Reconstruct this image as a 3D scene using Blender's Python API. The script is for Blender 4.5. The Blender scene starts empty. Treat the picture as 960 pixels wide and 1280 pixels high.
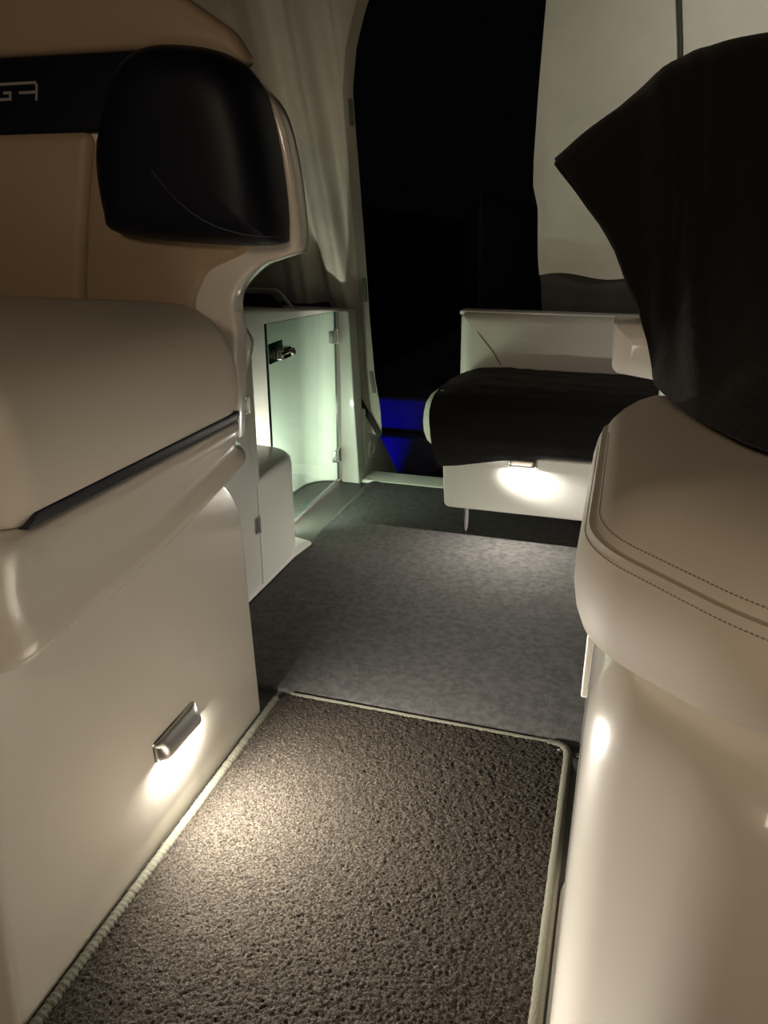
import bpy, bmesh, math, random
from mathutils import Vector, noise, Matrix
random.seed(7)
S = bpy.context.scene
COL = S.collection

# ------------------------------------------------------------------ camera
cam = bpy.data.cameras.new('camera')
cam.sensor_fit = 'VERTICAL'; cam.sensor_height = 36.0; cam.sensor_width = 27.0
cam.lens = 955.0 / 1280.0 * 36.0
cam.clip_start = 0.02
camo = bpy.data.objects.new('camera', cam); COL.objects.link(camo)
camo.location = (0, 0, 1.1)
camo.rotation_euler = (math.radians(90 - 21.438), 0, math.radians(17.068))
S.camera = camo

# ------------------------------------------------------------------ world, exposure, unseen fill lights
w = bpy.data.worlds.new('night'); S.world = w; w.use_nodes = True
w.node_tree.nodes['Background'].inputs[0].default_value = (0.5, 0.55, 0.7, 1)
w.node_tree.nodes['Background'].inputs[1].default_value = 0.0012
S.view_settings.view_transform = 'Standard'
S.view_settings.look = 'None'
S.view_settings.exposure = 0.35
S.view_settings.gamma = 1.0
S.view_settings.use_curve_mapping = False

def area(name, loc, direction, sx, sy, power, color, parent=None, spread=180):
    l = bpy.data.lights.new(name, 'AREA'); l.shape = 'RECTANGLE'
    l.size = sx; l.size_y = sy; l.energy = power; l.color = color
    l.spread = math.radians(spread)
    o = bpy.data.objects.new(name, l); COL.objects.link(o)
    o.location = loc
    d = Vector(direction).normalized()
    # local -Z along d, local X kept as horizontal as possible
    z = -d
    x = Vector((0, 1, 0)) if abs(d.y) < 0.7 else Vector((1, 0, 0))
    y = z.cross(x).normalized(); x = y.cross(z).normalized()
    o.rotation_euler = Matrix((x, y, z)).transposed().to_euler()
    if parent: o.parent = parent
    return o

WARM = (1.0, 0.78, 0.55)
COOL = (1.0, 0.95, 0.86)
GREENISH = (1.0, 0.975, 0.85)
area('warm_front_fill', (-0.40, -1.2, 1.80), (0.05, 1, -0.45), 0.5, 0.3, 7.5, WARM)  # added warm fill behind the camera, lifts the seats; no fitting modelled
area('canvas_fill', (0.35, 1.75, 2.05), (0.16, 1, -0.32), 0.14, 0.10, 1.8, (1.0, 0.96, 0.90), spread=100)  # added overhead fill aimed aft to brighten the canvas
area('low_front_fill', (-0.56, -0.55, 0.60), (0.65, 1, -0.02), 0.20, 0.30, 1.5, (1.0, 0.80, 0.60))  # added low fill in front, brightens the right seat base

# ------------------------------------------------------------------ materials
def mat(name, col, rough=0.5, metal=0.0, coat=0.0, spec=0.5, bump=None, mix=None, sheen=0.0, emit=None, estr=0.0):
    m = bpy.data.materials.new(name); m.use_nodes = True
    nt = m.node_tree; b = nt.nodes['Principled BSDF']
    b.inputs['Base Color'].default_value = (*col, 1)
    b.inputs['Roughness'].default_value = rough
    b.inputs['Metallic'].default_value = metal
    b.inputs['Coat Weight'].default_value = coat
    b.inputs['Coat Roughness'].default_value = 0.06
    b.inputs['Specular IOR Level'].default_value = spec
    b.inputs['Sheen Weight'].default_value = sheen
    if emit:
        b.inputs['Emission Color'].default_value = (*emit, 1)
        b.inputs['Emission Strength'].default_value = estr
    tc = nt.nodes.new('ShaderNodeTexCoord')
    if mix:                                   # (colour2, scale, detail, lo, hi)
        c2, sc, det, lo, hi = mix
        n = nt.nodes.new('ShaderNodeTexNoise'); n.inputs['Scale'].default_value = sc; n.inputs['Detail'].default_value = det
        nt.links.new(tc.outputs['Object'], n.inputs['Vector'])
        r = nt.nodes.new('ShaderNodeMapRange'); r.inputs['From Min'].default_value = lo; r.inputs['From Max'].default_value = hi
        nt.links.new(n.outputs['Fac'], r.inputs['Value'])
        mx = nt.nodes.new('ShaderNodeMix'); mx.data_type = 'RGBA'
        mx.inputs[6].default_value = (*col, 1); mx.inputs[7].default_value = (*c2, 1)
        nt.links.new(r.outputs['Result'], mx.inputs[0]); nt.links.new(mx.outputs[2], b.inputs['Base Color'])
    if bump:                                  # list of (scale, strength, distance, kind)
        prev = None
        for sc, st, dist, kind in bump:
            if kind == 'v':
                n = nt.nodes.new('ShaderNodeTexVoronoi'); out = 'Distance'
            else:
                n = nt.nodes.new('ShaderNodeTexNoise'); n.inputs['Detail'].default_value = 3; out = 'Fac'
            n.inputs['Scale'].default_value = sc
            nt.links.new(tc.outputs['Object'], n.inputs['Vector'])
            bp = nt.nodes.new('ShaderNodeBump'); bp.inputs['Strength'].default_value = st; bp.inputs['Distance'].default_value = dist
            nt.links.new(n.outputs[out], bp.inputs['Height'])
            if prev: nt.links.new(prev.outputs['Normal'], bp.inputs['Normal'])
            prev = bp
        nt.links.new(prev.outputs['Normal'], b.inputs['Normal'])
    return m

GEL = mat('gelcoat', (0.68, 0.63, 0.55), 0.30, coat=1.0)
GELW = mat('white_gelcoat', (0.74, 0.73, 0.66), 0.35, coat=0.4)
VINYL = mat('cream_vinyl', (0.66, 0.60, 0.51), 0.60, bump=[(420, 0.12, 0.001, 'n')])
VINYLW = mat('white_vinyl', (0.66, 0.64, 0.56), 0.48, bump=[(420, 0.12, 0.001, 'n')])
VINYLDIM = mat('cream_vinyl_dimmed', (0.40, 0.295, 0.195), 0.5, bump=[(420, 0.12, 0.001, 'n')])  # cream vinyl of the backrest, dim warm light put into its colour
NAVY = mat('navy_vinyl', (0.0028, 0.0040, 0.0095), 0.50, spec=0.3, bump=[(380, 0.15, 0.001, 'n')])
NAVYTRIM = mat('navy_trim', (0.010, 0.010, 0.022), 0.5)
THREAD = mat('thread', (0.26, 0.22, 0.175), 0.8)
BLACKFAB = mat('black_webbing', (0.008, 0.008, 0.009), 0.8)
TOWEL = mat('black_terry', (0.0105, 0.0095, 0.0094), 0.95, spec=0.12, sheen=0.12, bump=[(650, 0.6, 0.002, 'n'), (90, 0.25, 0.004, 'n')])
CHROME = mat('chrome', (0.82, 0.81, 0.79), 0.12, metal=1.0)
SATIN = mat('satin_chrome', (0.80, 0.78, 0.75), 0.34, metal=1.0)
STEEL = mat('stainless', (0.72, 0.72, 0.70), 0.22, metal=1.0)
CANVAS = mat('canvas', (0.76, 0.72, 0.60), 0.8, spec=0.2, bump=[(900, 0.25, 0.0006, 'n'), (14, 0.25, 0.01, 'n')], mix=((0.68, 0.65, 0.53), 5, 4, 0.4, 0.7))
HEM = mat('canvas_hem', (0.46, 0.44, 0.36), 0.75, spec=0.2, bump=[(300, 0.3, 0.001, 'n')])
TABM = mat('hook_tape', (0.16, 0.16, 0.12), 0.8)
MAT1 = mat('plush_carpet', (0.068, 0.057, 0.0445), 1.0, spec=0.03, sheen=0.0, mix=((0.0200, 0.0165, 0.0130), 260, 4, 0.36, 0.62), bump=[(330, 1.0, 0.008, 'n'), (700, 1.0, 0.005, 'n')])
CARPET = mat('grey_carpet', (0.076, 0.071, 0.065), 0.95, spec=0.1, sheen=0.1, mix=((0.040, 0.0375, 0.035), 60, 9, 0.36, 0.64), bump=[(420, 0.9, 0.005, 'n'), (60, 0.3, 0.006, 'n')])
BIND = mat('serged_edge', (0.078, 0.074, 0.055), 0.9, spec=0.1, bump=[(350, 0.6, 0.002, 'n')])
SOLE = mat('dark_sole', (0.05, 0.046, 0.04), 0.6)
DARKPLASTIC = mat('dark_acrylic', (0.03, 0.027, 0.022), 0.25)
PLATFORM = mat('platform_gelcoat', (0.10, 0.10, 0.12), 0.75, spec=0.1)
BLACKRUB = mat('black_rubber', (0.012, 0.012, 0.012), 0.8)
HULL = mat('boat_hull', (0.20, 0.20, 0.215), 0.4)
TRIMGREY = mat('silver_print', (0.30, 0.285, 0.27), 0.45)
LENS = mat('lens', (0.9, 0.9, 0.85), 0.3, emit=COOL, estr=14.0)
LENSG = mat('lens_aft', (0.9, 0.9, 0.85), 0.3, emit=GREENISH, estr=14.0)
LENSB = mat('lens_blue', (0.1, 0.1, 0.9), 0.3, emit=(0.06, 0.0, 1.0), estr=3.0)
ZIP = mat('zipper_tape', (0.055, 0.05, 0.042), 0.7)

GLASS = bpy.data.materials.new('gate_glass'); GLASS.use_nodes = True
nt = GLASS.node_tree; nt.nodes.clear()
o_ = nt.nodes.new('ShaderNodeOutputMaterial'); mx = nt.nodes.new('ShaderNodeMixShader')
tr = nt.nodes.new('ShaderNodeBsdfTransparent'); tr.inputs[0].default_value = (0.84, 0.955, 0.91, 1)
gl = nt.nodes.new('ShaderNodeBsdfGlossy'); gl.inputs['Roughness'].default_value = 0.02
fr = nt.nodes.new('ShaderNodeFresnel'); ge = nt.nodes.new('ShaderNodeNewGeometry'); mr = nt.nodes.new('ShaderNodeMapRange'); mr.inputs['To Min'].default_value = 1.45; mr.inputs['To Max'].default_value = 1 / 1.45
nt.links.new(ge.outputs['Backfacing'], mr.inputs['Value']); nt.links.new(mr.outputs['Result'], fr.inputs[0])
nt.links.new(fr.outputs[0], mx.inputs[0]); nt.links.new(tr.outputs[0], mx.inputs[1]); nt.links.new(gl.outputs[0], mx.inputs[2])
nt.links.new(mx.outputs[0], o_.inputs[0])
GLASSEDGE = mat('glass_edge', (0.008, 0.06, 0.05), 0.15, coat=0.5)

# ------------------------------------------------------------------ helpers
def finish(name, bm, material, parent=None, angle=38, smooth=True):
    bmesh.ops.remove_doubles(bm, verts=bm.verts, dist=1e-6)
    bmesh.ops.recalc_face_normals(bm, faces=bm.faces)
    for f in bm.faces: f.smooth = smooth
    a = math.radians(angle)
    for e in bm.edges:
        if len(e.link_faces) == 2 and e.calc_face_angle(0) > a: e.smooth = False
    me = bpy.data.meshes.new(name); bm.to_mesh(me); bm.free()
    mats = material if isinstance(material, (list, tuple)) else [material]
    for m in mats: me.materials.append(m)
    o = bpy.data.objects.new(name, me); COL.objects.link(o)
    if parent: o.parent = parent
    return o

def thing(name, label, cat, group=None, loc=(0, 0, 0)):
    o = bpy.data.objects.new(name, None); COL.objects.link(o)
    o.empty_display_size = 0.1
    o['label'] = label; o['category'] = cat
    if group: o['group'] = group
    return o

def tag(o, label, cat, group=None, kind=None):
    o['label'] = label; o['category'] = cat
    if group: o['group'] = group
    if kind: o['kind'] = kind
    return o

def structure(o, label=None, cat=None):
    o['kind'] = 'structure'
    if label: o['label'] = label
    if cat: o['category'] = cat
    return o

class Rnd:
    """outline with rounded corners that can be inset past its corner radii"""
    def __init__(self, pts, n=8):
        self.pts = [(p[0], p[1], p[2] if len(p) > 2 else 0) for p in pts]; self.n = n
        P = self.pts; N = len(P)
        a2 = sum(P[i][0] * P[(i + 1) % N][1] - P[(i + 1) % N][0] * P[i][1] for i in range(N))
        self.sg = 1 if a2 > 0 else -1
    def ring(self, d):
        q = offset([(a, b) for a, b, r in self.pts], d); out = []
        N = len(q)
        for i in range(N):
            A = Vector(q[i - 1]); P = Vector(q[i]); B = Vector(q[(i + 1) % N])
            turn = (P - A).cross(B - P) * self.sg
            r0 = self.pts[i][2]
            r = max(0.0006, r0 - d if turn > 0 else r0 + d)
            out.append((P.x, P.y, r if r0 > 0 else 0))
        return rp0(out, self.n)
def rp(pts, n=8): return Rnd(pts, n)
def rp0(pts, n=8):
    """rounded polygon: points (x, y, r)"""
    out = []; N = len(pts)
    for i, p in enumerate(pts):
        P = Vector(p[:2]); r = p[2] if len(p) > 2 else 0
        if r <= 0: out.append((P.x, P.y)); continue
        A = Vector(pts[i - 1][:2]); B = Vector(pts[(i + 1) % N][:2])
        a = (A - P).normalized(); b = (B - P).normalized()
        ang = a.angle(b, math.pi)
        if ang > math.pi - 0.02:                 # straight run: same number of points along it
            for k in range(n + 1): out.append(tuple(P + a * (r * (1 - 2 * k / n))))
            continue
        t = r / math.tan(ang / 2)
        t = min(t, 0.49 * (A - P).length, 0.49 * (B - P).length); rr = t * math.tan(ang / 2)
        c = P + (a + b).normalized() * (rr / math.sin(ang / 2))
        s = P + a * t; e = P + b * t
        va = s - c; vb = e - c; tot = va.angle(vb); sg = 1 if va.cross(vb) > 0 else -1
        for k in range(n + 1):
            th = sg * tot * k / n
            out.append((c.x + va.x * math.cos(th) - va.y * math.sin(th), c.y + va.x * math.sin(th) + va.y * math.cos(th)))
    return out

def densify(poly, step):
    if isinstance(poly, Rnd): return poly
    out = []
    for i, p in enumerate(poly):
        q = poly[(i + 1) % len(poly)]
        L = math.hypot(q[0] - p[0], q[1] - p[1]); k = max(1, int(L / step))
        for j in range(k): out.append((p[0] + (q[0] - p[0]) * j / k, p[1] + (q[1] - p[1]) * j / k))
    return out

def smooth_curve(pts, n=6, closed=False):
    """Catmull-Rom through points of any dimension"""
    N = len(pts); out = []; V = [Vector(p) for p in pts]
    rng = range(N) if closed else range(N - 1)
    for i in rng:
        p0 = V[i - 1] if (closed or i > 0) else V[0]
        p1 = V[i]; p2 = V[(i + 1) % N]
        p3 = V[(i + 2) % N] if (closed or i + 2 < N) else V[-1]
        for k in range(n):
            t = k / n
            out.append(tuple(0.5 * ((2 * p1) + (p2 - p0) * t + (2 * p0 - 5 * p1 + 4 * p2 - p3) * t * t + (3 * p1 - p0 - 3 * p2 + p3) * t ** 3)))
    if not closed: out.append(tuple(V[-1]))
    return out

def offset(poly, d):
    N = len(poly); out = []
    area2 = sum(poly[i][0] * poly[(i + 1) % N][1] - poly[(i + 1) % N][0] * poly[i][1] for i in range(N))
    sg = 1 if area2 > 0 else -1
    for i in range(N):
        P = Vector(poly[i]); A = Vector(poly[i - 1]); B = Vector(poly[(i + 1) % N])
        e1 = (P - A).normalized(); e2 = (B - P).normalized()
        n1 = Vector((-e1.y, e1.x)) * sg; n2 = Vector((-e2.y, e2.x)) * sg
        m = n1 + n2
        if m.length < 1e-6: m = n1
        m.normalize(); c = max(0.45, m.dot(n1))
        q = P + m * (d / c); out.append((q.x, q.y))
    return out

def slab(name, poly, prof, f, material, parent=None, angle=38):
    """poly: 2-D outline; prof: (inset, depth[, scale]); f(u, v, d) -> xyz"""
    bm = bmesh.new(); rings = []
    base = poly.ring(0) if isinstance(poly, Rnd) else poly
    cx = sum(p[0] for p in base) / len(base); cy = sum(p[1] for p in base) / len(base)
    for pr in prof:
        ring = poly.ring(pr[0]) if isinstance(poly, Rnd) else offset(poly, pr[0])
        s = pr[2] if len(pr) > 2 else 1
        rings.append([bm.verts.new(f(cx + (u - cx) * s, cy + (v - cy) * s, pr[1])) for u, v in ring])
    N = len(rings[0])
    for a, b in zip(rings, rings[1:]):
        for i in range(N):
            j = (i + 1) % N
            bm.faces.new((a[i], a[j], b[j], b[i]))
    bm.faces.new(rings[0][::-1]); bm.faces.new(rings[-1])
    return finish(name, bm, material, parent, angle)

def XY(u, v, d): return (u, v, d)
def XZ(u, v, d): return (u, d, v)
def YZ(u, v, d): return (d, u, v)

def edge_prof(d0, d1, r, n=4):
    """profile for a block from depth d0 to d1 with both edges rounded by r"""
    s = 1 if d1 > d0 else -1; out = []
    for k in range(n + 1):
        a = math.pi / 2 * k / n
        out.append((r * (1 - math.sin(a)), d0 + s * r * (1 - math.cos(a))))
    for k in range(n + 1):
        a = math.pi / 2 * k / n
        out.append((r * (1 - math.cos(a)), d1 - s * r * (1 - math.sin(a))))
    return out

def block(name, x0, x1, y0, y1, z0, z1, r, material, parent=None, cr=None):
    cr = r if cr is None else cr
    return slab(name, rp([(x0, y0, cr), (x1, y0, cr), (x1, y1, cr), (x0, y1, cr)], 5), edge_prof(z0, z1, r, 3), XY, material, parent)

def tube(name, path, r, material, parent=None, seg=10, closed=False, rfun=None, bm=None, flat=1.0):
    own = bm is None
    if own: bm = bmesh.new()
    P = [Vector(p) for p in path]; N = len(P); rings = []
    up = None
    for i in range(N):
        if closed: t = (P[(i + 1) % N] - P[i - 1]).normalized()
        else: t = (P[min(i + 1, N - 1)] - P[max(i - 1, 0)]).normalized()
        if up is None:
            up = Vector((0, 0, 1)) if abs(t.z) < 0.9 else Vector((0, 1, 0))
        s = t.cross(up)
        if s.length < 1e-6: s = t.cross(Vector((1, 0, 0)))
        s.normalize(); up = s.cross(t).normalized()
        rr = r if rfun is None else rfun(i / max(1, N - 1), i)
        rings.append([bm.verts.new(P[i] + s * math.cos(2 * math.pi * k / seg) * rr + up * math.sin(2 * math.pi * k / seg) * rr * flat) for k in range(seg)])
    pairs = list(zip(rings, rings[1:])) + ([(rings[-1], rings[0])] if closed else [])
    for a, b in pairs:
        for k in range(seg):
            j = (k + 1) % seg
            bm.faces.new((a[k], a[j], b[j], b[k]))
    if not closed:
        bm.faces.new(rings[0][::-1]); bm.faces.new(rings[-1])
    if own: return finish(name, bm, material, parent, 50)

def sheet(name, grid, th, material, parent=None, angle=60):
    """closed thin shell from a grid of points (rows x cols)"""
    R = len(grid); Cn = len(grid[0]); G = [[Vector(p) for p in row] for row in grid]
    nrm = []
    for i in range(R):
        row = []
        for j in range(Cn):
            a = G[min(i + 1, R - 1)][j] - G[max(i - 1, 0)][j]; b = G[i][min(j + 1, Cn - 1)] - G[i][max(j - 1, 0)]
            n = a.cross(b)
            row.append(n.normalized() if n.length > 1e-9 else Vector((0, 0, 1)))
        nrm.append(row)
    bm = bmesh.new()
    A = [[bm.verts.new(G[i][j] + nrm[i][j] * th / 2) for j in range(Cn)] for i in range(R)]
    B = [[bm.verts.new(G[i][j] - nrm[i][j] * th / 2) for j in range(Cn)] for i in range(R)]
    for i in range(R - 1):
        for j in range(Cn - 1):
            bm.faces.new((A[i][j], A[i][j + 1], A[i + 1][j + 1], A[i + 1][j]))
            bm.faces.new((B[i][j], B[i + 1][j], B[i + 1][j + 1], B[i][j + 1]))
    for i in range(R - 1):
        for j in (0, Cn - 1): bm.faces.new((A[i][j], A[i + 1][j], B[i + 1][j], B[i][j]))
    for j in range(Cn - 1):
        for i in (0, R - 1): bm.faces.new((A[i][j], A[i][j + 1], B[i][j + 1], B[i][j]))
    return finish(name, bm, material, parent, angle)

def nz(x, y, z=0.0): return noise.noise(Vector((x, y, z)))
def sstep(a, b, x):
    t = min(1, max(0, (x - a) / (b - a))); return t * t * (3 - 2 * t)
def interp(tab, x):
    if x <= tab[0][0]: return tab[0][1]
    for (a, p), (b, q) in zip(tab, tab[1:]):
        if x <= b: return p + (q - p) * (x - a) / (b - a)
    return tab[-1][1]

# ------------------------------------------------------------------ setting
structure(block('floor', -2.2, 1.6, -0.8, 3.02, -0.06, -0.001, 0.004, SOLE))
# transom end wall behind the glass gate: a bent wall with a deck on top
def wall_plan():
    return [(-1.090, 3.04), (-1.090, 2.985), (-1.235, 2.935), (-1.255, 2.65), (-1.270, 2.30), (-1.275, 1.98), (-2.1, 1.98), (-2.1, 3.04)]
def wf(u, v, d):                                   # top rises slightly towards the camera
    rise = 0.062 * max(0, min(1, (2.98 - v) / 0.67)) if d > 0.5 else 0
    return (u, v, d + rise)
structure(slab('wall_aft', rp([(x, y, 0.16 if k == 2 else 0.02) for k, (x, y) in enumerate(wall_plan())], 8), edge_prof(-0.001, 0.735, 0.012, 3), wf, GELW))
# post the gate hangs on
structure(slab('trim_1', rp([(-1.101, 0.0, 0), (-1.022, 0.0, 0), (-1.060, 0.732, 0.012), (-1.101, 0.732, 0.006)], 5), edge_prof(2.965, 3.06, 0.006, 3), XZ, GELW))
# sill across the walk-through and the side wall of the steps behind it
structure(block('trim_2', -1.03, 0.9, 2.992, 3.125, -0.10, 0.012, 0.006, GELW))
structure(slab('wall_steps', rp([(3.06, -0.45, 0), (3.80, -0.45, 0), (3.593, -0.138, 0.02), (3.291, 0.135, 0.03), (3.06, 0.32, 0.01)], 4), edge_prof(-1.30, -1.03, 0.006, 3), YZ, GELW))
# transom moulding that carries the bench
structure(block('wall_transom', -0.50, 1.3, 2.97, 3.10, 0.0, 0.70, 0.02, GELW))

# ------------------------------------------------------------------ floor carpets
def carpet_grid(x0, x1, y0, y1, step, zfun, r=0.0):
    nx = int((x1 - x0) / step); ny = int((y1 - y0) / step)
    bm = bmesh.new(); V = {}
    for i in range(nx + 1):
        for j in range(ny + 1):
            x = x0 + (x1 - x0) * i / nx; y = y0 + (y1 - y0) * j / ny
            X, Y = x, y
            if r > 0 and y > y1 - r:               # rounded far corners
                for cxs, s in ((x0 + r, -1), (x1 - r, 1)):
                    if (x - cxs) * s > 0:
                        dx = (x - cxs) / r; dy = (y - (y1 - r)) / r
                        m = max(abs(dx), abs(dy)); L = math.hypot(dx, dy)
                        if L > 1e-6: X = cxs + dx * m / L * r; Y = y1 - r + dy * m / L * r
            V[i, j] = bm.verts.new((X, Y, zfun(X, Y)))
    for i in range(nx):
        for j in range(ny): bm.faces.new((V[i, j], V[i + 1, j], V[i + 1, j + 1], V[i, j + 1]))
    rim = [V[i, 0] for i in range(nx + 1)] + [V[nx, j] for j in range(1, ny + 1)] + [V[i, ny] for i in range(nx - 1, -1, -1)] + [V[0, j] for j in range(ny - 1, 0, -1)]
    low = [bm.verts.new((v.co.x, v.co.y, 0.0)) for v in rim]
    n = len(rim)
    for k in range(n): bm.faces.new((rim[k], low[k], low[(k + 1) % n], rim[(k + 1) % n]))
    bm.faces.new(low)
    return bm

def z_mat(x, y):
    return 0.0125 + 0.0026 * nz(x * 215, y * 215) + 0.0012 * nz(x * 110, y * 110, 9) + 0.0012 * nz(x * 60, y * 60, 3) + 0.001 * nz(x * 9, y * 9, 5)
def z_far(x, y):
    cr = math.exp(-((x + 0.99 - 0.06 * (y - 2.4)) / 0.016) ** 2) * sstep(2.32, 2.42, y) * 0.003
    fold = math.exp(-((y - 1.66 - 0.05 * x) / 0.02) ** 2) * 0.0015 * sstep(-0.3, -0.1, x)
    return 0.0095 + 0.0010 * nz(x * 120, y * 120) + 0.0012 * nz(x * 14, y * 14, 2) + cr + fold

t = thing('carpet_mat', 'thick brown plush carpet mat with pale bound edges between the two seats', 'carpet')
o = finish('pile', carpet_grid(-0.694, -0.020, 0.20, 1.424, 0.0027, z_mat, 0.03), MAT1, t, 180)
# whipped edge on the left, bumpy
pth = [(-0.7005, 0.15 + 1.25 * k / 420, 0.0105) for k in range(421)]
tube('bound_edge', pth, 0.0105, BIND, t, 10, rfun=lambda u, i: 0.0098 + 0.0007 * math.sin(i * 1.9) + 0.0012 * nz(i * 0.23, 4))
pth = [(-0.014, 0.15, 0.010)] + [(-0.014 , 0.15 + 1.235 * k / 60, 0.010) for k in range(1, 61)]
pth += [(-0.016, 1.405, 0.010), (-0.023, 1.420, 0.010), (-0.036, 1.4285, 0.010), (-0.06, 1.430, 0.0095)]
tube('bound_edge', pth, 0.011, BIND, t, 10, rfun=lambda u, i: 0.0108 + 0.0008 * nz(i * 0.9, 8), flat=0.75)
pth = [(-0.06 - 0.615 * k / 60, 1.430 + 0.001 * nz(k * 0.3, 1), 0.0095) for k in range(61)]
tube('bound_edge', pth, 0.0055, BIND, t, 8, flat=1.2)
def dome(name, x, y, z, r, material, parent):
    prof = [(0, z), (0, z + 0.15 * r), (r * 0.15, z + 0.35 * r), (r * 0.45, z + 0.55 * r), (r * 0.8, z + 0.62 * r)]
    return slab(name, [(x + r * math.cos(a * math.pi / 9), y + r * math.sin(a * math.pi / 9)) for a in range(18)], prof, XY, material, parent, 60)
dome('snap_cap', -0.034, 1.404, 0.012, 0.0055, CHROME, t)

far = finish('carpet', carpet_grid(-0.982, 1.2, 1.445, 2.99, 0.0075, z_far, 0.03), CARPET, None, 180)
tag(far, 'flat dark grey cockpit carpet running aft under the bench', 'carpet')
sn = dome('snap_fastener', 0.004, 1.418, -0.001, 0.006, CHROME, None)
tag(sn, 'tiny chrome snap stud on the floor at the mat corner by the right seat', 'fastener')

# ------------------------------------------------------------------ left seat
seat = thing('helm_seat', 'cream moulded helm seat on the left with navy headrest and glowing aisle light', 'seat')
def xp(z): return -0.714 - 0.03 * z
def f_base(u, v, d): return (d - 0.03 * v, u, v)
slab('base', rp([(0.557, 0.0, 0), (1.352, 0.0, 0), (1.350, 0.635, 0.16), (0.63, 0.635, 0.02)], 12),
     edge_prof(-1.55, -0.714, 0.014, 4), f_base, GEL, seat)
# rolled moulded lip that carries the cushion
def lip_sweep():
    """plan path: far end -> along the aisle side -> round the near corner -> across the front"""
    path = []                                    # (point, outward normal, z of the lower edge)
    for k in range(9):                           # far corner curling inboard
        a = math.pi / 2 * (1 - k / 8)
        path.append(((-0.780 + 0.075 * math.cos(a), 1.275 + 0.075 * math.sin(a)), (math.cos(a), math.sin(a)), 0.628 + 0.055 * (1 - k / 8) ** 1.5))
    for k in range(1, 25):
        y = 1.275 + (0.700 - 1.275) * k / 24
        path.append(((-0.705, y), (1, 0), interp([(0.70, 0.553), (0.92, 0.564), (1.10, 0.590), (1.275, 0.628)], y)))
    for k in range(1, 9):
        a = -math.pi / 2 * k / 8
        path.append(((-0.755 + 0.05 * math.cos(a), 0.700 + 0.05 * math.sin(a)), (math.cos(a), math.sin(a)), 0.553 - 0.010 * k / 8))
    path.append(((-1.5, 0.65), (0, -1), 0.54))
    prof = [(-0.046, 1.0), (-0.010, 1.0), (0.002, 0.985), (0.009, 0.94), (0.0125, 0.86), (0.0115, 0.72), (0.0055, 0.55), (0.0035, 0.42), (0.007, 0.29), (0.0165, 0.16), (0.021, 0.08), (0.013, 0.015), (0.002, -0.02), (-0.015, -0.03), (-0.046, -0.03)]
    bm = bmesh.new(); rows = []
    for (x, y), (nx_, ny_), zb in path:
        rows.append([bm.verts.new((x + nx_ * o, y + ny_ * o, zb + (0.724 - zb) * f)) for o, f in prof])
    for a, b in zip(rows, rows[1:]):
        for k in range(len(prof)):
            j = (k + 1) % len(prof)
            bm.faces.new((a[k], b[k], b[j], a[j]))
    bm.faces.new(rows[0]); bm.faces.new(rows[-1][::-1])
    return bm
finish('moulded_lip', lip_sweep(), GEL, seat, 70)
slab('trim_strip', rp([(0.722, 0.7235, 0), (1.300, 0.7235, 0.006), (1.316, 0.7410, 0.006), (0.742, 0.7410, 0)], 4), edge_prof(-0.712, -0.6945, 0.003, 3), YZ, NAVYTRIM, seat)
slab('seat_cushion', densify(rp([(-1.5, 0.692, 0.05), (-0.692, 0.692, 0.055), (-0.692, 1.372, 0.11), (-1.5, 1.372, 0.10)], 10), 0.05),
     [(0.014, 0.7245), (0.009, 0.7265), (0.007, 0.738), (0.002, 0.746), (-0.003, 0.76), (-0.006, 0.785), (-0.006, 0.815), (0.0, 0.85), (0.012, 0.882), (0.032, 0.910), (0.058, 0.930), (0.085, 0.941), (0.085, 0.949, 0.86), (0.085, 0.952, 0.6), (0.085, 0.952, 0.2)], XY, VINYL, seat, 80)
# backrest shell
shell_pts = [(-0.95, 1.50), (-0.804, 1.446), (-0.737, 1.406), (-0.688, 1.336), (-0.630, 1.272), (-0.608, 1.201), (-0.597, 1.12), (-0.594, 1.055), (-0.602, 1.029), (-0.636, 1.017), (-0.679, 1.003), (-0.714, 0.978), (-0.736, 0.950), (-0.742, 0.92), (-0.738, 0.88), (-0.745, 0.80)]
shell_o = smooth_curve(shell_pts, 4) + [(-0.76, 0.65), (-1.6, 0.65), (-1.6, 1.55), (-1.2, 1.54)]
slab('backrest_shell', shell_o, [(0.010, 1.452), (0.003, 1.449), (0.0, 1.442), (0.0, 1.412), (0.002, 1.405), (0.006, 1.401), (0.011, 1.400)], XZ, GEL, seat, 50)
pad = [(0.0, 1.41), (0.0, 1.400), (0.004, 1.392), (0.011, 1.386), (0.022, 1.382)]
slab('backrest_cushion', rp([(-1.55, 1.25, 0.02), (-1.008, 1.245, 0.02), (-1.056, 1.06, 0.05), (-1.088, 0.90, 0.02), (-1.55, 0.90, 0.02)], 5), [(a, b - 0.002) for a, b in pad], XZ, VINYLDIM, seat, 60)
slab('side_bolster', rp([(-0.672, 1.050, 0.01), (-0.715, 1.022, 0.05), (-0.790, 0.992, 0.05), (-0.822, 0.940, 0.05), (-0.828, 0.87, 0), (-1.091, 0.87, 0), (-1.071, 1.00, 0.1), (-1.010, 1.235, 0.01), (-0.80, 1.235, 0.02)], 6), [(a * 0.7, b + 0.004) for a, b in pad], XZ, VINYLDIM, seat, 60)
slab('shoulder_pad', rp([(-0.662, 1.335, 0.01), (-0.700, 1.392, 0.08), (-0.80, 1.455, 0.15), (-0.95, 1.495, 0.2), (-1.55, 1.52, 0), (-1.55, 1.378, 0), (-0.90, 1.372, 0)], 8), [(a * 0.6, b) for a, b in pad], XZ, VINYLDIM, seat, 60)
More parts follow.
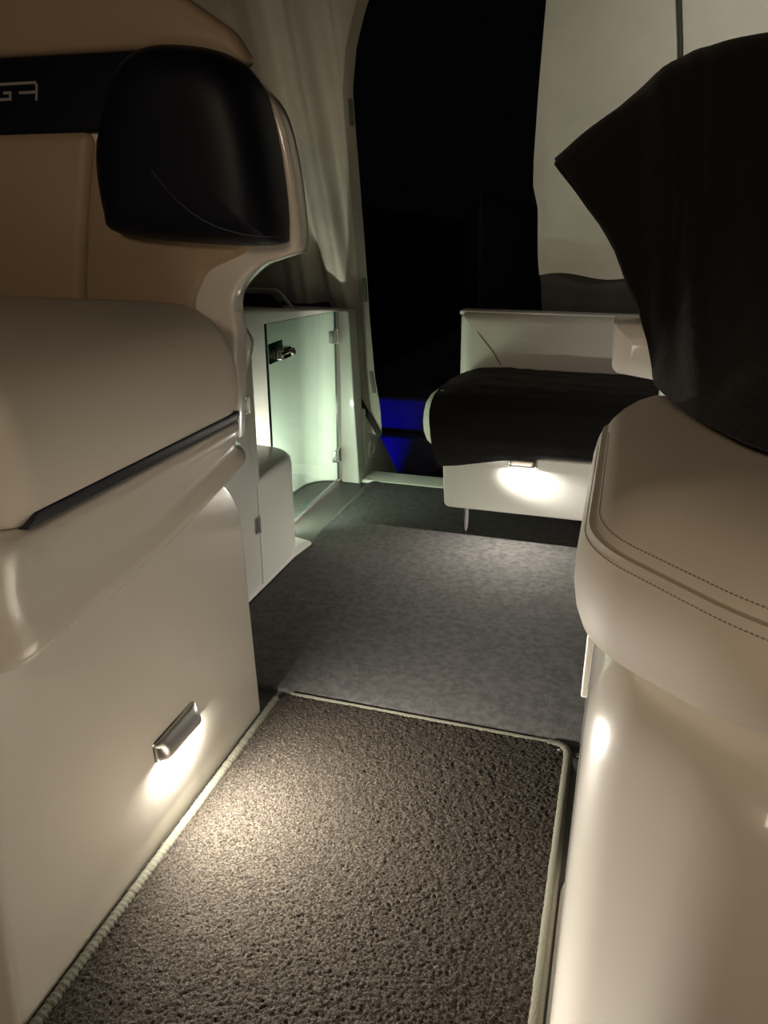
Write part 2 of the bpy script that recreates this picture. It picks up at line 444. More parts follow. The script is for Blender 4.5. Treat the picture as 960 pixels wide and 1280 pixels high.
band = slab('navy_panel', rp([(-1.55, 1.238, 0.005), (-0.80, 1.243, 0.005), (-0.80, 1.371, 0.005), (-1.55, 1.377, 0.005)], 3), [(0, 1.41), (0, 1.392), (0.003, 1.387), (0.007, 1.386)], XZ, NAVY, seat, 60)
# lettering: the tail of a word, slanted bar strokes
bm = bmesh.new()
depth = [1.3845]
def stroke(pts, th=0.0048):
    for (x0, z0), (x1, z1) in zip(pts, pts[1:]):
        d = Vector((x1 - x0, z1 - z0)).normalized(); n = Vector((-d.y, d.x)) * th / 2; e = d * th * 0.5
        q = [(x0 - e.x + n.x, z0 - e.y + n.y), (x1 + e.x + n.x, z1 + e.y + n.y), (x1 + e.x - n.x, z1 + e.y - n.y), (x0 - e.x - n.x, z0 - e.y - n.y)]
        depth[0] -= 0.00004
        fr_ = [bm.verts.new((a, depth[0], b)) for a, b in q]; bk = [bm.verts.new((a, 1.3875, b)) for a, b in q]
        bm.faces.new(fr_); bm.faces.new(bk[::-1])
        for k in range(4): bm.faces.new((fr_[k], bk[k], bk[(k + 1) % 4], fr_[(k + 1) % 4]))
def glyph(strokes, ox):
    for s in strokes: stroke([(ox + a + 0.22 * b, 1.3035 + b) for a, b in s])
CC = [[(0.044, 0.026), (0.006, 0.026), (0.0, 0.021), (0.0, 0.0), (0.034, 0.0), (0.034, 0.011), (0.020, 0.011)]]
AA = [[(0.0, 0.026), (0.042, 0.026), (0.046, 0.021), (0.046, -0.002)], [(0.008, 0.010), (0.046, 0.010)]]
glyph(AA, -1.168); glyph(CC, -1.217)
finish('lettering', bm, TRIMGREY, band, 30)
head_pts = [(-0.872, 1.336), (-0.814, 1.363), (-0.731, 1.361), (-0.659, 1.343), (-0.611, 1.301), (-0.587, 1.23), (-0.574, 1.144), (-0.572, 1.068), (-0.593, 1.044), (-0.763, 1.046), (-0.921, 1.060), (-0.943, 1.092), (-0.945, 1.188), (-0.912, 1.276)]
hl = min(a for a, b in head_pts)
head_pts = [(-0.010 + 1.016 * (hl + (a - hl) * 0.945), 1.1 + (b - 1.1) * 1.03) for a, b in head_pts]
head_o = smooth_curve(head_pts, 5, True)
def pillow(name, outline, y0, D, p, material, parent):
    cx = sum(a for a, b in outline) / len(outline); cz = sum(b for a, b in outline) / len(outline)
    bm = bmesh.new(); rings = []
    prof = [(0.97, y0 + 0.012), (0.995, y0)]
    for k in range(1, 19):
        a = math.pi / 2 * k / 19; sc = math.cos(a) ** (2.0 / p); prof.append((sc, y0 - D * math.sin(a) ** (2.0 / 2.6)))
    for sc, y in prof: rings.append([bm.verts.new((cx + (a - cx) * sc, y, cz + (b - cz) * sc)) for a, b in outline])
    n = len(outline)
    for a, b in zip(rings, rings[1:]):
        for k in range(n):
            j = (k + 1) % n; bm.faces.new((a[k], a[j], b[j], b[k]))
    bm.faces.new(rings[0][::-1]); c = bm.verts.new((cx, y0 - D, cz))
    for k in range(n): bm.faces.new((rings[-1][k], rings[-1][(k + 1) % n], c))
    return finish(name, bm, material, parent, 80)
hd = pillow('headrest', head_o, 1.392, 0.112, 5.5, NAVY, seat)
def hy(x, z):                                     # depth of the pillow front at (x, z), found by ray
    bpy.context.view_layer.update()
    ok, loc, nn, ix = hd.ray_cast((x, 0.5, z), (0, 1, 0))
    return loc.y if ok else 1.36
sp = [(a, b, hy(a, b) + 0.0008) for a, b in smooth_curve([(-0.82, 1.168), (-0.776, 1.120), (-0.723, 1.083), (-0.665, 1.064), (-0.612, 1.059)], 8)]
tube('piping', [(a, c, b) for a, b, c in sp], 0.0022, NAVYTRIM, hd, 8)
# aisle light: chrome eyelid over a small lamp
def eyelid(parent, M, W, H, D, lens):
    """M(a, b, c): a along the face, b up, c out of the face"""
    cl = slab('courtesy_light', rp([(-W / 2, -H * 0.42, 0.004), (W / 2, -H * 0.42, 0.004), (W / 2, H / 2, 0.010), (-W / 2, H / 2, 0.010)], 5),
              [(0, -0.004), (0, 0.0015), (0.0012, 0.003)], M, CHROME, parent, 50)
    # curved hood: a quarter barrel open below
    bm = bmesh.new(); rows = []
    nA, nB = 14, 8
    for i in range(nA + 1):
        u = i / nA; a = (u - 0.5) * W * 0.97
        endf = min(1.0, max(0.0, min(u, 1 - u) / 0.10)) ** 0.5
        row = []
        for k in range(nB + 1):
            th = math.pi / 2 * k / nB
            b = -H * 0.30 + (H * 0.74) * math.cos(th); c = 0.002 + D * math.sin(th) * (0.35 + 0.65 * endf)
            row.append(bm.verts.new(M(a, b, c)))
        rows.append(row)
    for i in range(nA):
        for k in range(nB): bm.faces.new((rows[i][k], rows[i + 1][k], rows[i + 1][k + 1], rows[i][k + 1]))
    for row in (rows[0], rows[-1]):
        e = [bm.verts.new(M((-0.5 if row is rows[0] else 0.5) * W * 0.97, -H * 0.30, 0.001))]
        bm.faces.new(row + e)
    hood = finish('hood', bm, SATIN, cl, 50)
    md = hood.modifiers.new('thick', 'SOLIDIFY'); md.thickness = 0.0016; md.offset = -1
    slab('lens', rp([(-W * 0.40, -H * 0.20, 0.003), (W * 0.40, -H * 0.20, 0.003), (W * 0.40, H * 0.12, 0.003), (-W * 0.40, H * 0.12, 0.003)], 4),
         [(0, 0.002), (0, D * 0.35), (0.002, D * 0.42)], M, lens, cl, 50)
    return cl
def M_left(a, b, c): return (xp(0.197 + b) + c, 1.013 + a, 0.197 + b)
lamp = eyelid(seat, M_left, 0.142, 0.046, 0.021, LENS)
area('aisle_lamp', (xp(0.18) + 0.0135, 1.013, 0.179), (1.0, 0.0, 0.0), 0.110, 0.014, 23.0, COOL, lamp)
area('aisle_lamp_glow', (xp(0.18) + 0.0095, 1.013, 0.1805), (0.45, 0.0, -1), 0.105, 0.010, 4.5, COOL, lamp)

# ------------------------------------------------------------------ locker and step behind the left seat
lk = thing('side_locker', 'white fibreglass locker with hinged door and low step behind the left seat', 'locker')
block('body', -1.6, -0.987, 1.575, 1.958, 0.0, 0.74, 0.012, GELW, lk, 0.012)
slab('step', rp([(-1.6, 1.93, 0), (-0.985, 1.93, 0.0), (-0.985, 2.262, 0.14), (-1.20, 2.30, 0.02), (-1.6, 2.30, 0)], 10),
     [(0, 0.0), (0, 0.335), (0.003, 0.350), (0.010, 0.359), (0.018, 0.362)], XY, GELW, lk)
slab('base_flange', rp([(-1.3, 1.58, 0), (-0.984, 1.58, 0), (-0.981, 2.16, 0.05), (-0.966, 2.285, 0.012), (-1.04, 2.308, 0.01), (-1.3, 2.30, 0)], 5), [(0, 0.0112), (0, 0.016), (0.006, 0.022), (0.02, 0.026)], XY, GELW, lk)
dr = slab('door', rp([(1.59, 0.105, 0.02), (1.915, 0.105, 0.035), (1.890, 0.62, 0.01), (1.59, 0.62, 0.01)], 6), edge_prof(-0.995, -0.981, 0.004, 3), YZ, GELW, lk)
def hinge(parent, name, f, w=0.034, h=0.052):
    bm_o = slab(name, rp([(-w / 2, -h / 2, 0.006), (w / 2, -h / 2, 0.006), (w / 2, h / 2, 0.006), (-w / 2, h / 2, 0.006)], 4), [(0, 0), (0, 0.003), (0.001, 0.004)], f, STEEL, parent)
    tube('hinge_pin', [f(0.002, -h * 0.46, 0.006), f(0.002, h * 0.46, 0.006)], 0.0055, STEEL, bm_o, 10)
    for s in (-1, 1):
        for q in (-1, 1):
            x, z = s * w * 0.32 + 0.002 * s, q * h * 0.28
            slab('screw', [(x + 0.0032 * math.cos(a * math.pi / 5), z + 0.0032 * math.sin(a * math.pi / 5)) for a in range(10)], [(0, 0.003), (0, 0.0048), (0.001, 0.0054)], f, DARKPLASTIC, bm_o)
    return bm_o
hinge(dr, 'hinge', lambda u, v, d: (-0.982 + d, 1.893 + u, 0.597 + v))
hinge(dr, 'hinge', lambda u, v, d: (-0.982 + d, 1.906 + u, 0.230 + v))
# moulded arm that curls down beside the backrest shell
arm = smooth_curve([(-0.850, 0.895), (-0.805, 0.880), (-0.785, 0.862), (-0.773, 0.838), (-0.776, 0.815), (-0.792, 0.775), (-0.808, 0.735), (-0.85, 0.70)], 4) + [(-0.95, 0.70), (-0.95, 0.895)]
slab('moulded_arm', arm, [(0.006, 1.545), (0.0, 1.54), (0.0, 1.52), (0.004, 1.508), (0.010, 1.502), (0.016, 1.500)], XZ, GEL, seat, 60)

# ------------------------------------------------------------------ glass gate
gate = thing('glass_gate', 'clear green-tinted glass gate standing open on chrome hinges by the white wall', 'gate')
def quad_box(pts, x0, x1):
    bm = bmesh.new()
    a = [bm.verts.new((x0, y, z)) for y, z in pts]; b = [bm.verts.new((x1, y, z)) for y, z in pts]
    f1 = bm.faces.new(a[::-1]); f2 = bm.faces.new(b)
    for k in range(len(pts)):
        f = bm.faces.new((a[k], a[(k + 1) % len(pts)], b[(k + 1) % len(pts)], b[k])); f.material_index = 1
    return bm
finish('glass_pane', quad_box([(2.316, 0.018), (2.958, 0.018), (2.958, 0.728), (2.316, 0.760)], -1.121, -1.112), [GLASS, GLASSEDGE], gate, 20)
for zz in (0.630, 0.130):
    c = slab('hinge', rp([(2.910, zz - 0.026, 0.004), (2.962, zz - 0.026, 0.004), (2.962, zz + 0.026, 0.004), (2.910, zz + 0.026, 0.004)], 4), edge_prof(-1.126, -1.104, 0.003, 3), YZ, CHROME, gate)
    tube('hinge_pin', [(-1.106, 2.957, zz - 0.03), (-1.106, 2.957, zz + 0.03)], 0.008, CHROME, c, 10)
lt = slab('latch', rp([(2.345, 0.622, 0.004), (2.455, 0.622, 0.004), (2.455, 0.690, 0.004), (2.345, 0.690, 0.004)], 4), edge_prof(-1.125, -1.121, 0.001, 2), YZ, DARKPLASTIC, gate)
slab('latch_body', rp([(2.375, 0.632, 0.008), (2.452, 0.632, 0.008), (2.452, 0.672, 0.008), (2.375, 0.672, 0.008)], 4), edge_prof(-1.112, -1.085, 0.005, 3), YZ, CHROME, lt)
tube('latch_bolt', [(-1.090, 2.36, 0.655), (-1.090, 2.47, 0.655)], 0.008, CHROME, lt, 12)
tube('latch_knob', [(-1.084, 2.43, 0.655), (-1.066, 2.43, 0.652)], 0.009, CHROME, lt, 12)

def M_wall(a, b, c): return (-1.155 + a, 2.3075 + 0.18 * (a) * -1 + c - 0.012, 0.160 + b)
lamp3 = eyelid(lk, M_wall, 0.07, 0.04, 0.018, LENSG)
area('step_lamp', (-1.145, 2.318, 0.148), (-0.42, 0.85, 0.0), 0.06, 0.016, 7.6, GREENISH, lamp3)

# grab rail on the side deck
gr = thing('grab_rail', 'chrome grab rail with dark panel on the deck above the white wall', 'rail')
rp1 = smooth_curve([(-1.60, 2.86, 0.812), (-1.42, 2.87, 0.812), (-1.345, 2.88, 0.811), (-1.322, 2.882, 0.803), (-1.300, 2.885, 0.780), (-1.268, 2.89, 0.742)], 6)
tube('rail', rp1, 0.007, SATIN, gr, 12)
slab('rail_panel', rp([(-1.60, 0.742, 0), (-1.295, 0.742, 0.004), (-1.352, 0.797, 0.02), (-1.60, 0.797, 0)], 5), edge_prof(2.872, 2.880, 0.002, 2), XZ, DARKPLASTIC, gr)

# ------------------------------------------------------------------ right seat
rs = thing('companion_seat', 'pale leather seat on a glossy rounded base at the right', 'seat')
def seat_plan(d):
    return rp(offset([(-0.016, 1.12), (-0.016, 0.655), (0.130, 0.512), (0.33, 0.468), (0.85, 0.460), (0.85, 1.12)], d), 12) if 0 else Rnd([(a, b, r) for (a, b), r in zip(offset([(-0.016, 1.12), (-0.016, 0.655), (0.130, 0.512), (0.33, 0.468), (0.85, 0.460), (0.85, 1.12)], d), (0.07, 0.13, 0.25, 0.25, 0.08, 0.08))], 12)
slab('base', seat_plan(0.022), [(0, 0.0), (0, 0.59), (0.002, 0.625), (0.008, 0.652), (0.018, 0.672), (0.030, 0.684), (0.040, 0.690), (0.046, 0.700), (0.046, 0.722)], XY, GEL, rs, 60)
slab('base_flange', seat_plan(0.017), [(0, 0.0), (0, 0.005), (0.003, 0.008)], XY, GELW, rs)
RC = seat_plan(0.0)
def sag(x, y, z):
    return z + min(0.03, 0.22 * max(0, x - 0.06)) * min(1, max(0, (0.80 - z) / 0.08))
def XYS(u, v, d): return (u, v, sag(u, v, d))
cush = slab('seat_cushion', RC, [(0.034, 0.713), (0.018, 0.716), (0.006, 0.726), (0.0, 0.742), (-0.004, 0.765), (-0.004, 0.790), (0.0, 0.812), (0.004, 0.8225), (0.0045, 0.8255), (0.010, 0.8260), (0.0105, 0.8300), (0.016, 0.8395), (0.028, 0.853), (0.045, 0.866), (0.064, 0.875), (0.064, 0.886, 0.86), (0.064, 0.892, 0.6), (0.064, 0.893, 0.2)], XYS, VINYL, rs, 50)
def stitches(name, inset, z, parent, step=0.0042, ln=0.0028):
    path = RC.ring(inset); bm = bmesh.new()
    acc = 0.0; pts = [Vector(p) for p in path]
    for a, b in zip(pts, pts[1:] + pts[:1]):
        L = (b - a).length; d = (b - a).normalized() if L > 0 else None
        while acc < L:
            p = a + d * acc; q = p + d * ln
            if p.x < 0.40 and p.y < 1.0: tube('', [(p.x, p.y, sag(p.x, p.y, z)), ((p.x + q.x) / 2, (p.y + q.y) / 2, sag(p.x, p.y, z) + 0.0003), (q.x, q.y, sag(q.x, q.y, z))], 0.0006, THREAD, None, 5, bm=bm)
            acc += step
        acc -= L
    return finish(name, bm, THREAD, parent, 60)
stitches('stitching', 0.0018, 0.8170, cush)
stitches('stitching', 0.0132, 0.8350, cush)
sh = [(-0.013, 1.24), (-0.0135, 0.946), (-0.009, 0.893), (0.0, 0.884), (0.037, 0.877), (0.058, 0.868), (0.064, 0.84), (0.064, 0.70)]
slab('backrest_shell', rp([(0.064, 0.70, 0), (0.80, 0.70, 0), (0.80, 1.255, 0.03), (0.12, 1.225, 0.03), (0.10, 0.953, 0.01), (-0.0135, 0.953, 0.004), (-0.009, 0.882, 0.014), (0.064, 0.872, 0.02)], 6), [(0.022, 1.26), (0.0, 1.25), (0.0, 1.165), (0.005, 1.158), (0.028, 1.150)], XZ, GELW, rs)
slab('backrest_cushion', rp([(0.09, 0.88, 0.03), (0.80, 0.88, 0.03), (0.80, 1.25, 0.05), (0.09, 1.22, 0.06)], 6), edge_prof(1.09, 1.14, 0.02, 4), XZ, VINYL, rs)
slab('latch_tab', rp([(0.93, 0.475, 0.01), (0.975, 0.455, 0.006), (1.01, 0.475, 0.012), (1.01, 0.60, 0.008), (0.93, 0.60, 0.008)], 5), edge_prof(-0.0015, 0.012, 0.003, 3), YZ, GELW, rs)

# black towel over its backrest
ridge = [(-0.104, 1.161), (-0.063, 1.197), (-0.011, 1.238), (0.025, 1.268), (0.071, 1.284), (0.12, 1.292), (0.25, 1.302), (0.45, 1.306), (0.80, 1.30)]
low = [(-0.099, 1.156, 1.045), (-0.062, 1.112, 1.035), (-0.024, 1.066, 1.030), (0.0, 1.020, 1.025), (0.020, 0.978, 1.02), (0.040, 0.925, 1.0), (0.050, 0.905, 0.955), (0.092, 0.902, 0.815), (0.145, 0.902, 0.72), (0.25, 0.902, 0.68), (0.45, 0.902, 0.67), (0.80, 0.902, 0.68)]
cs_r = smooth_curve(ridge, 8); cs_l = smooth_curve(low, 8)
def along(curve, u, lens):
    t = u * lens[-1]
    for k in range(len(lens) - 1):
        if t <= lens[k + 1] or k == len(lens) - 2:
            q = (t - lens[k]) / max(1e-9, lens[k + 1] - lens[k])
            return Vector(curve[k]).lerp(Vector(curve[k + 1]), min(1, q))
def cum(curve):
    L = [0.0]
    for a, b in zip(curve, curve[1:]): L.append(L[-1] + (Vector(a) - Vector(b)).length)
    return L
Lr, Ll = cum(cs_r), cum(cs_l)
NU, NV = 110, 64
grid = []
for i in range(NU + 1):
    u = i / NU; row = []
    r_ = along(cs_r, u, Lr); l_ = along(cs_l, min(1, u * 1.0), Ll)
    wid = min(1.0, (r_.y - l_.y) / 0.25)
    top_y0, top_y1 = 1.075, 1.275
    # back hem
    bx = r_.x + 0.03 * wid; bz = r_.y - 0.30 * wid
    pts = [Vector((bx, 1.30, bz)), Vector(((bx + r_.x) / 2, 1.295, (bz + r_.y) / 2)), Vector((r_.x, top_y1, r_.y - 0.012 * wid)), Vector((r_.x, 1.175, r_.y)), Vector((r_.x, top_y0 + 0.01, r_.y - 0.010 * wid))]
    for s in (0.16, 0.36, 0.56, 0.76, 0.90):
        x = r_.x + (l_.x - r_.x) * s; z = r_.y + (l_.y - r_.y) * s
        y = top_y0 + (l_.z - top_y0) * (s ** 3.2) - 0.020 * math.sin(math.pi * s)
        pts.append(Vector((x, y, z)))
    pts.append(Vector((l_.x, l_.z, l_.y)))
    cv = smooth_curve([tuple(p) for p in pts], 12)
    Lc = cum(cv)
    for j in range(NV + 1):
        v = j / NV
        p = along(cv, v, Lc)
        ff = sstep(0.42, 0.62, v) * (0.25 + 0.75 * wid) * (1 - 0.5 * sstep(0.9, 1.0, v))
        ph = p.x + 0.10 * (p.z - 1.1)
        g1 = math.exp(-((ph - 0.030) / 0.014) ** 2) * 0.016
        g2 = math.exp(-((ph - 0.066) / 0.010) ** 2) * 0.013
        g3 = 0.008 * math.sin(ph * 52 + 1.0) * sstep(0.09, 0.14, ph)
        wob = 0.006 * nz(p.x * 16, p.z * 7, 2) + 0.0025 * nz(p.x * 45, p.z * 30, 6)
        p = p + Vector((0.003 * nz(p.x * 20, p.z * 22, 9), -(g1 + g2 + g3) * ff + wob * ff, 0.0035 * nz(p.x * 16, p.y * 20, 4) * (1 - sstep(0.95, 1.0, v))))
        row.append(p)
    grid.append(row)
tw = thing('towel', 'large black towel draped over the backrest of the right seat', 'towel')
sheet('cloth', grid, 0.007, TOWEL, tw)
# woven hem band along the hanging front edge
hem = []
for i in range(0, 62):
    row = []
    for j in range(NV - 7, NV + 1):
        p = grid[i][j]; q = grid[i][j].copy(); q.y -= 0.0045
        row.append(q)
    hem.append(row)
sheet('hem', hem, 0.004, TOWEL, tw)

# ------------------------------------------------------------------ aft bench
bench = thing('aft_bench', 'white fold-out aft bench on a steel leg with a lit front panel', 'bench')
def f_panel(u, v, d): return (u, d, v)
slab('base', rp([(-0.548, 0.112, 0.022), (0.75, 0.112, 0.02), (0.75, 0.318, 0.02), (-0.560, 0.318, 0.012)], 6), edge_prof(2.95, 2.520, 0.006, 3), XZ, GELW, bench)
slab('seat_cushion', densify(rp([(-0.668, 2.486, 0.11), (0.75, 2.486, 0.06), (0.75, 2.875, 0.04), (-0.600, 2.875, 0.06)], 10), 0.05),
     [(0.06, 0.319), (0.035, 0.325), (0.014, 0.345), (0.003, 0.375), (0.0, 0.405), (0.002, 0.440), (0.010, 0.475), (0.026, 0.503), (0.046, 0.520), (0.058, 0.526), (0.058, 0.535, 0.85), (0.058, 0.538, 0.4)], XY, VINYLW, bench, 80)
bk = slab('backrest', rp([(-0.578, 0.46, 0.02), (0.75, 0.46, 0.02), (0.75, 0.752, 0.025), (-0.582, 0.752, 0.02)], 6), [(0.012, 2.968), (0.0, 2.96), (0.0, 2.885), (0.004, 2.872), (0.014, 2.860), (0.030, 2.853), (0.05, 2.851)], XZ, VINYLW, bench, 60)
tube('piping', [(-0.568 + 0.0, 2.873, 0.742), (-0.545, 2.858, 0.722), (-0.50, 2.851, 0.672), (-0.45, 2.850, 0.615), (-0.42, 2.850, 0.57)], 0.0025, THREAD, bk, 8)
slab('top_cap', rp([(-0.590, 0.742, 0.004), (0.75, 0.742, 0.004), (0.75, 0.758, 0.005), (-0.590, 0.758, 0.005)], 4), edge_prof(2.968, 2.890, 0.003, 2), XZ, GELW, bench)
tube('leg', [(-0.470, 2.557, 0.012), (-0.470, 2.557, 0.06), (-0.472, 2.560, 0.125)], 0.011, STEEL, bench, 14)
def M_bench(a, b, c): return (-0.278 + a, 2.520 - c, 0.304 + b)
lamp2 = eyelid(bench, M_bench, 0.10, 0.038, 0.018, LENS)
area('bench_lamp', (-0.278, 2.5085, 0.291), (0, -1.0, -1), 0.08, 0.011, 5.2, COOL, lamp2)

# black towel laid over the bench cushion
left_edge = [(0.0, -0.545), (0.12, -0.568), (0.3, -0.588), (0.5, -0.600), (0.62, -0.600), (0.8, -0.590), (1.0, -0.566)]
grid2 = []
NU2, NV2 = 120, 60
for i in range(NU2 + 1):
    u = i / NU2; row = []
    for j in range(NV2 + 1):
        v = j / NV2
        xl = interp(left_edge, v)
        x = xl + (0.70 - xl) * u
        hemz = interp([(-0.62, 0.262), (-0.50, 0.278), (-0.36, 0.308), (-0.20, 0.330), (0.2, 0.335), (0.8, 0.335)], x)
        cv = [(2.838, 0.556), (2.78, 0.550), (2.68, 0.549), (2.58, 0.543), (2.52, 0.525), (2.485, 0.490), (2.474, 0.43), (2.474, 0.38), (2.490, 0.345 - (0.335 - hemz) * 0.5), (2.506 , hemz)]
        if x > -0.40 and x < -0.16: pass
        k = v * (len(cv) - 1); a = min(int(k), len(cv) - 2); q = k - a
        y = cv[a][0] + (cv[a + 1][0] - cv[a][0]) * q; z = cv[a][1] + (cv[a + 1][1] - cv[a][1]) * q
        lf = math.exp(-((x - xl) / 0.05) ** 2)
        z -= 0.020 * lf * (1 - sstep(0.5, 0.7, v))
        wr = 0.006 * nz(x * 9, y * 14 + z * 10, 1) + 0.003 * nz(x * 24, y * 30 + z * 24, 7) + 0.004 * max(0, math.sin(y * 60 + x * 6)) * (1 - sstep(0.1, 0.5, v))
        flat = 1 - sstep(0.40, 0.56, v)
        z += (abs(wr) + 0.002) * flat
        y -= (abs(wr)) * (1 - flat) * (1 - sstep(0.93, 1.0, v))
        row.append(Vector((x, y, z)))
    grid2.append(row)
tw2 = sheet('towel', grid2, 0.006, TOWEL, None)
tag(tw2, 'black towel spread over the seat of the white aft bench', 'towel')

# ------------------------------------------------------------------ canvas enclosure
def canvas_sheet(name, xf0, xf1, z0f, z1f, yf, nx, nzv, material, parent=None, th=0.003):
    g = []
    for i in range(nx + 1):
        u = i / nx; row = []
        for j in range(nzv + 1):
            v = j / nzv
            zt = z0f(u) + (z1f(u) - z0f(u)) * v
            x = xf0(zt) + (xf1(zt) - xf0(zt)) * u
            row.append(Vector((x, yf(x, zt, u), zt)))
        g.append(row)
    return sheet(name, g, th, material, parent, 70)
door_edge = [(0.18, -0.962), (0.302, -0.970), (0.447, -0.995), (0.68, -1.015), (0.995, -1.036), (1.289, -1.059), (1.45, -1.072), (1.537, -1.077), (1.668, -1.061), (1.75, -1.037), (1.816, -1.013), (1.90, -0.97), (2.05, -0.87), (2.2, -0.72)]
hem_w = 0.040
def y_left(x, z, u):
    low_ = 1 - sstep(0.6, 1.5, z)
    tt = x + 0.16 * (z - 1.0)
    folds = 0.042 * math.sin(tt * 34 + 0.6) * sstep(-1.55, -1.42, tt) * (1 - sstep(-1.16, -1.09, x)) + 0.018 * math.sin(tt * 75 + z * 3) * sstep(-1.42, -1.32, tt) * (1 - sstep(-1.14, -1.08, x))
    bunch = 0.012 * nz(x * 9, z * 6, 3) * (0.4 + low_)
    fwd = 1.6 * max(0, -1.62 - x) ** 1.25
    return 3.115 + folds * (0.55 + 0.45 * low_) + bunch - fwd
cl_ = thing('canvas_curtain', 'pale folded canvas curtain left of the dark doorway with a rounded hem', 'curtain')
bot = lambda u: 0.74 - (0.74 - 0.19) * sstep(0.86, 0.97, u)
canvas_sheet('fabric', lambda z: -2.35, lambda z: interp(door_edge, z) - hem_w * 0.55, bot, lambda u: 2.2, y_left, 170, 60, CANVAS, cl_)
g = []
for k in range(0, 61):
    z = 0.19 + (2.2 - 0.19) * k / 60; x1 = interp(door_edge, z)
    sl = (interp(door_edge, z + 0.02) - interp(door_edge, z - 0.02)) / 0.04
    nl = math.hypot(1, sl)
    g.append([Vector((x1 - hem_w * q / nl, 3.106 - 0.004 * math.sin(math.pi * q), z + hem_w * q * sl / nl)) for q in (0, 0.25, 0.5, 0.75, 1.0)])
sheet('hem', g, 0.007, HEM, cl_, 50)
for zc in (1.455, 0.80, 0.42):
    xe = interp(door_edge, zc)
    sl = (interp(door_edge, zc + 0.05) - interp(door_edge, zc - 0.05)) / 0.1
    slab('hook_tab', rp([(xe - 0.020 - sl * 0.047, zc - 0.047, 0.003), (xe - 0.003 - sl * 0.047, zc - 0.047, 0.003), (xe - 0.003 + sl * 0.047, zc + 0.047, 0.003), (xe - 0.020 + sl * 0.047, zc + 0.047, 0.003)], 3), [(0, 3.103), (0, 3.0975), (0.001, 3.097)], XZ, TABM, cl_)

r_edge = [(0.60, -0.305), (0.752, -0.315), (0.95, -0.340), (1.114, -0.352), (1.19, -0.374), (1.277, -0.378), (1.5, -0.377), (1.775, -0.371), (2.2, -0.362)]
zip_e = [(0.6, 0.20), (1.609, 0.083), (1.747, 0.060), (2.2, -0.01)]
def y_right(x, z, u):
    return 3.10 + 0.010 * math.sin(x * 16 + 0.4 * z) + 0.008 * nz(x * 5, z * 4, 8) - 0.012 * math.exp(-((x - interp(r_edge, z)) / 0.03) ** 2) + 0.012 * math.exp(-((z - 0.88) / 0.03) ** 2)
cr_ = thing('canvas_curtain', 'plain pale canvas panel hanging right of the dark doorway', 'curtain')
canvas_sheet('fabric', lambda z: interp(r_edge, z), lambda z: interp(zip_e, z) - 0.006, lambda u: 0.874 + 0.010 * math.sin(u * 9), lambda u: 2.2, y_right, 50, 50, CANVAS, cr_)
canvas_sheet('skirt', lambda z: interp(r_edge, z) + 0.004, lambda z: interp(zip_e, z), lambda u: 0.62, lambda u: 0.886 + 0.010 * math.sin(u * 9), lambda x, z, u: 3.125 + 0.01 * math.sin(x * 22), 40, 12, ZIP, cr_)
g = []
for k in range(41):
    z = 0.9 + 1.3 * k / 40; x = interp(zip_e, z)
    g.append([Vector((x + 0.014 * (q - 0.5) , 3.098 - 0.004 * math.sin(math.pi * q), z)) for q in (0, 0.33, 0.66, 1)])
sheet('zipper', g, 0.004, ZIP, cr_, 50)
c2_ = thing('canvas_curtain', 'pale canvas panel beyond the dark zipper at the upper right', 'curtain')
canvas_sheet('fabric', lambda z: interp(zip_e, z) + 0.010, lambda z: 1.3, lambda u: 0.9, lambda u: 2.2, lambda x, z, u: 3.095 - 0.014 * math.exp(-((x - interp(zip_e, z) - 0.02) / 0.012) ** 2) + 0.012 * math.sin(x * 19 + 0.5) - 0.05 * u, 60, 20, CANVAS, c2_)

# black strap from the curtain foot
st = slab('strap', rp([(-1.090, 0.372, 0.002), (-1.078, 0.396, 0.002), (-0.958, 0.196, 0.002), (-0.970, 0.172, 0.002)], 3), [(0, 3.088), (0, 3.084), (0.001, 3.083)], XZ, BLACKFAB, None)
tag(st, 'black strap running diagonally at the foot of the left curtain', 'strap')
dn = thing('drain_fitting', 'round white fitting on the low wall just past the sill', 'fitting')
def circ(y, z, r, n=28): return [(y + r * math.cos(2 * math.pi * k / n), z + r * math.sin(2 * math.pi * k / n)) for k in range(n)]
slab('flange', circ(3.155, 0.105, 0.042), [(0, -1.031), (0, -1.026), (0.003, -1.023), (0.009, -1.0225), (0.0105, -1.027), (0.030, -1.0275)], YZ, GELW, dn, 30)
slab('insert', circ(3.155, 0.105, 0.026), [(0, -1.028), (0, -1.0255), (0.003, -1.024)], YZ, GELW, dn, 30)

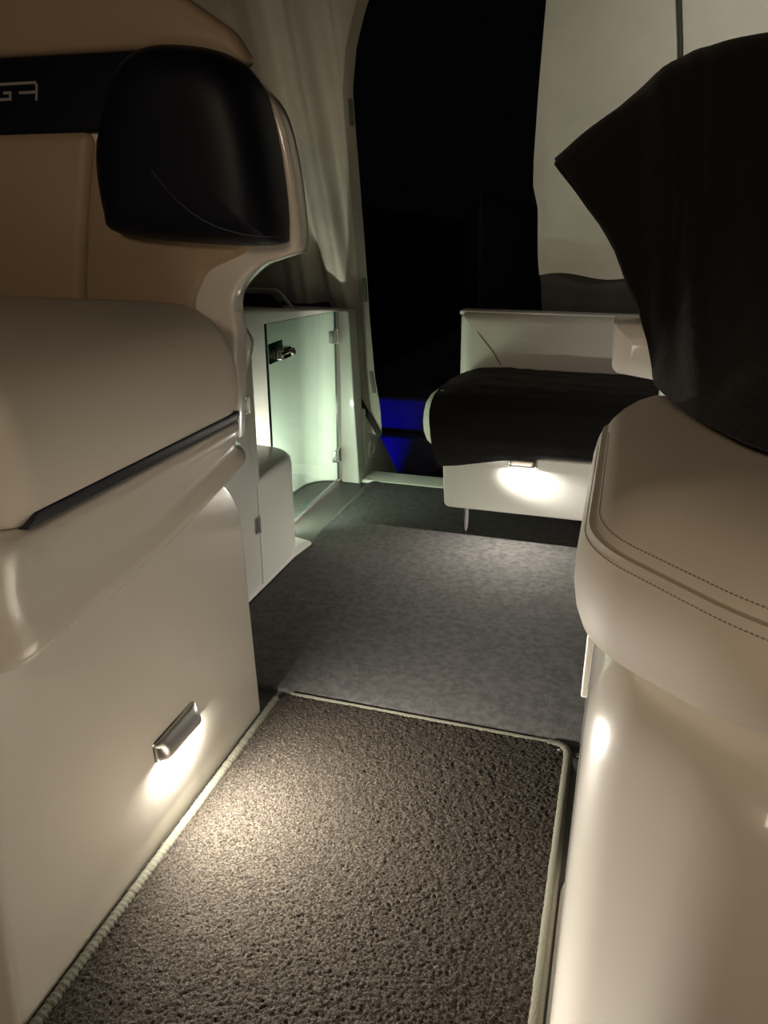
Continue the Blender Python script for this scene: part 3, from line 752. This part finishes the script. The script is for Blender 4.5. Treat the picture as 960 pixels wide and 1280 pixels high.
# ------------------------------------------------------------------ swim platform and beyond
structure(block('floor_platform', -2.6, 1.6, 3.13, 4.9, -0.48, -0.36, 0.02, PLATFORM))
pl = thing('platform_locker', 'moulded locker on the swim platform lit deep blue', 'locker')
slab('body', rp([(-2.3, 3.98, 0.02), (0.3, 3.98, 0.02), (0.3, 4.6, 0.02), (-2.3, 4.6, 0.02)], 4), edge_prof(-0.36, -0.075, 0.015, 3), XY, PLATFORM, pl)
slab('lid', rp([(-2.3, 4.06, 0.03), (0.3, 4.06, 0.03), (0.3, 4.6, 0.02), (-2.3, 4.6, 0.02)], 4), edge_prof(-0.075, 0.13, 0.03, 4), XY, PLATFORM, pl)
sm = slab('step_mat', rp([(-0.98, 3.30, 0.02), (0.6, 3.20, 0.02), (0.6, 3.95, 0.02), (-0.70, 3.95, 0.02)], 4), edge_prof(-0.36, -0.13, 0.01, 3), XY, BLACKRUB, None)
tag(sm, 'black boarding step on the swim platform past the sill', 'step')
bl = thing('underwater_light', 'blue courtesy lamp on the swim platform beyond the sill', 'light')
slab('housing', circ(-1.42, -0.312, 0.05), [(0, 3.40), (0, 3.425), (0.01, 3.43)], XZ, STEEL, bl)
slab('lens', circ(-1.42, -0.312, 0.036), [(0, 3.428), (0, 3.434), (0.004, 3.436)], XZ, LENSB, bl)
area('platform_lamp', (-1.42, 3.45, -0.312), (0.55, 1, 0.25), 0.06, 0.06, 4.0, (0.004, 0.0, 1.0), bl)
def boat(label, x, y, w, z0, h, L):
    o = []; bm = bmesh.new(); rings = []
    for i in range(17):
        t_ = i / 16; yy = y + L * t_; ww = w * (1 - (1 - t_) ** 2.2) ** 0.5 if t_ < 1 else w
        ww = max(0.02, ww); top = z0 + h * (1.0 - 0.10 * t_)
        ring = [(-0.45, z0), (-0.75, z0 + 0.25 * h), (-0.95, z0 + 0.6 * h), (-1.0, top - 0.12), (-0.85, top - 0.03), (-0.5, top + 0.08), (0, top + 0.14), (0.5, top + 0.08), (0.85, top - 0.03), (1.0, top - 0.12), (0.95, z0 + 0.6 * h), (0.75, z0 + 0.25 * h), (0.45, z0)]
        rings.append([bm.verts.new((x + a * ww, yy - 0.15 * (b - z0), b)) for a, b in ring])
    n = len(rings[0])
    for a, b in zip(rings, rings[1:]):
        for k in range(n):
            j = (k + 1) % n; bm.faces.new((a[k], a[j], b[j], b[k]))
    bm.faces.new(rings[0][::-1]); bm.faces.new(rings[-1])
    ob = finish('moored_boat', bm, HULL, None, 50)
    return tag(ob, label, 'boat')
boat('faint pale boat bow behind the left side of the dark doorway', -2.95, 8.6, 0.69, -0.7, 1.75, 5.0)
boat('faint pale boat bow behind the right side of the dark doorway', -1.52, 8.6, 0.68, -0.7, 1.85, 5.0)
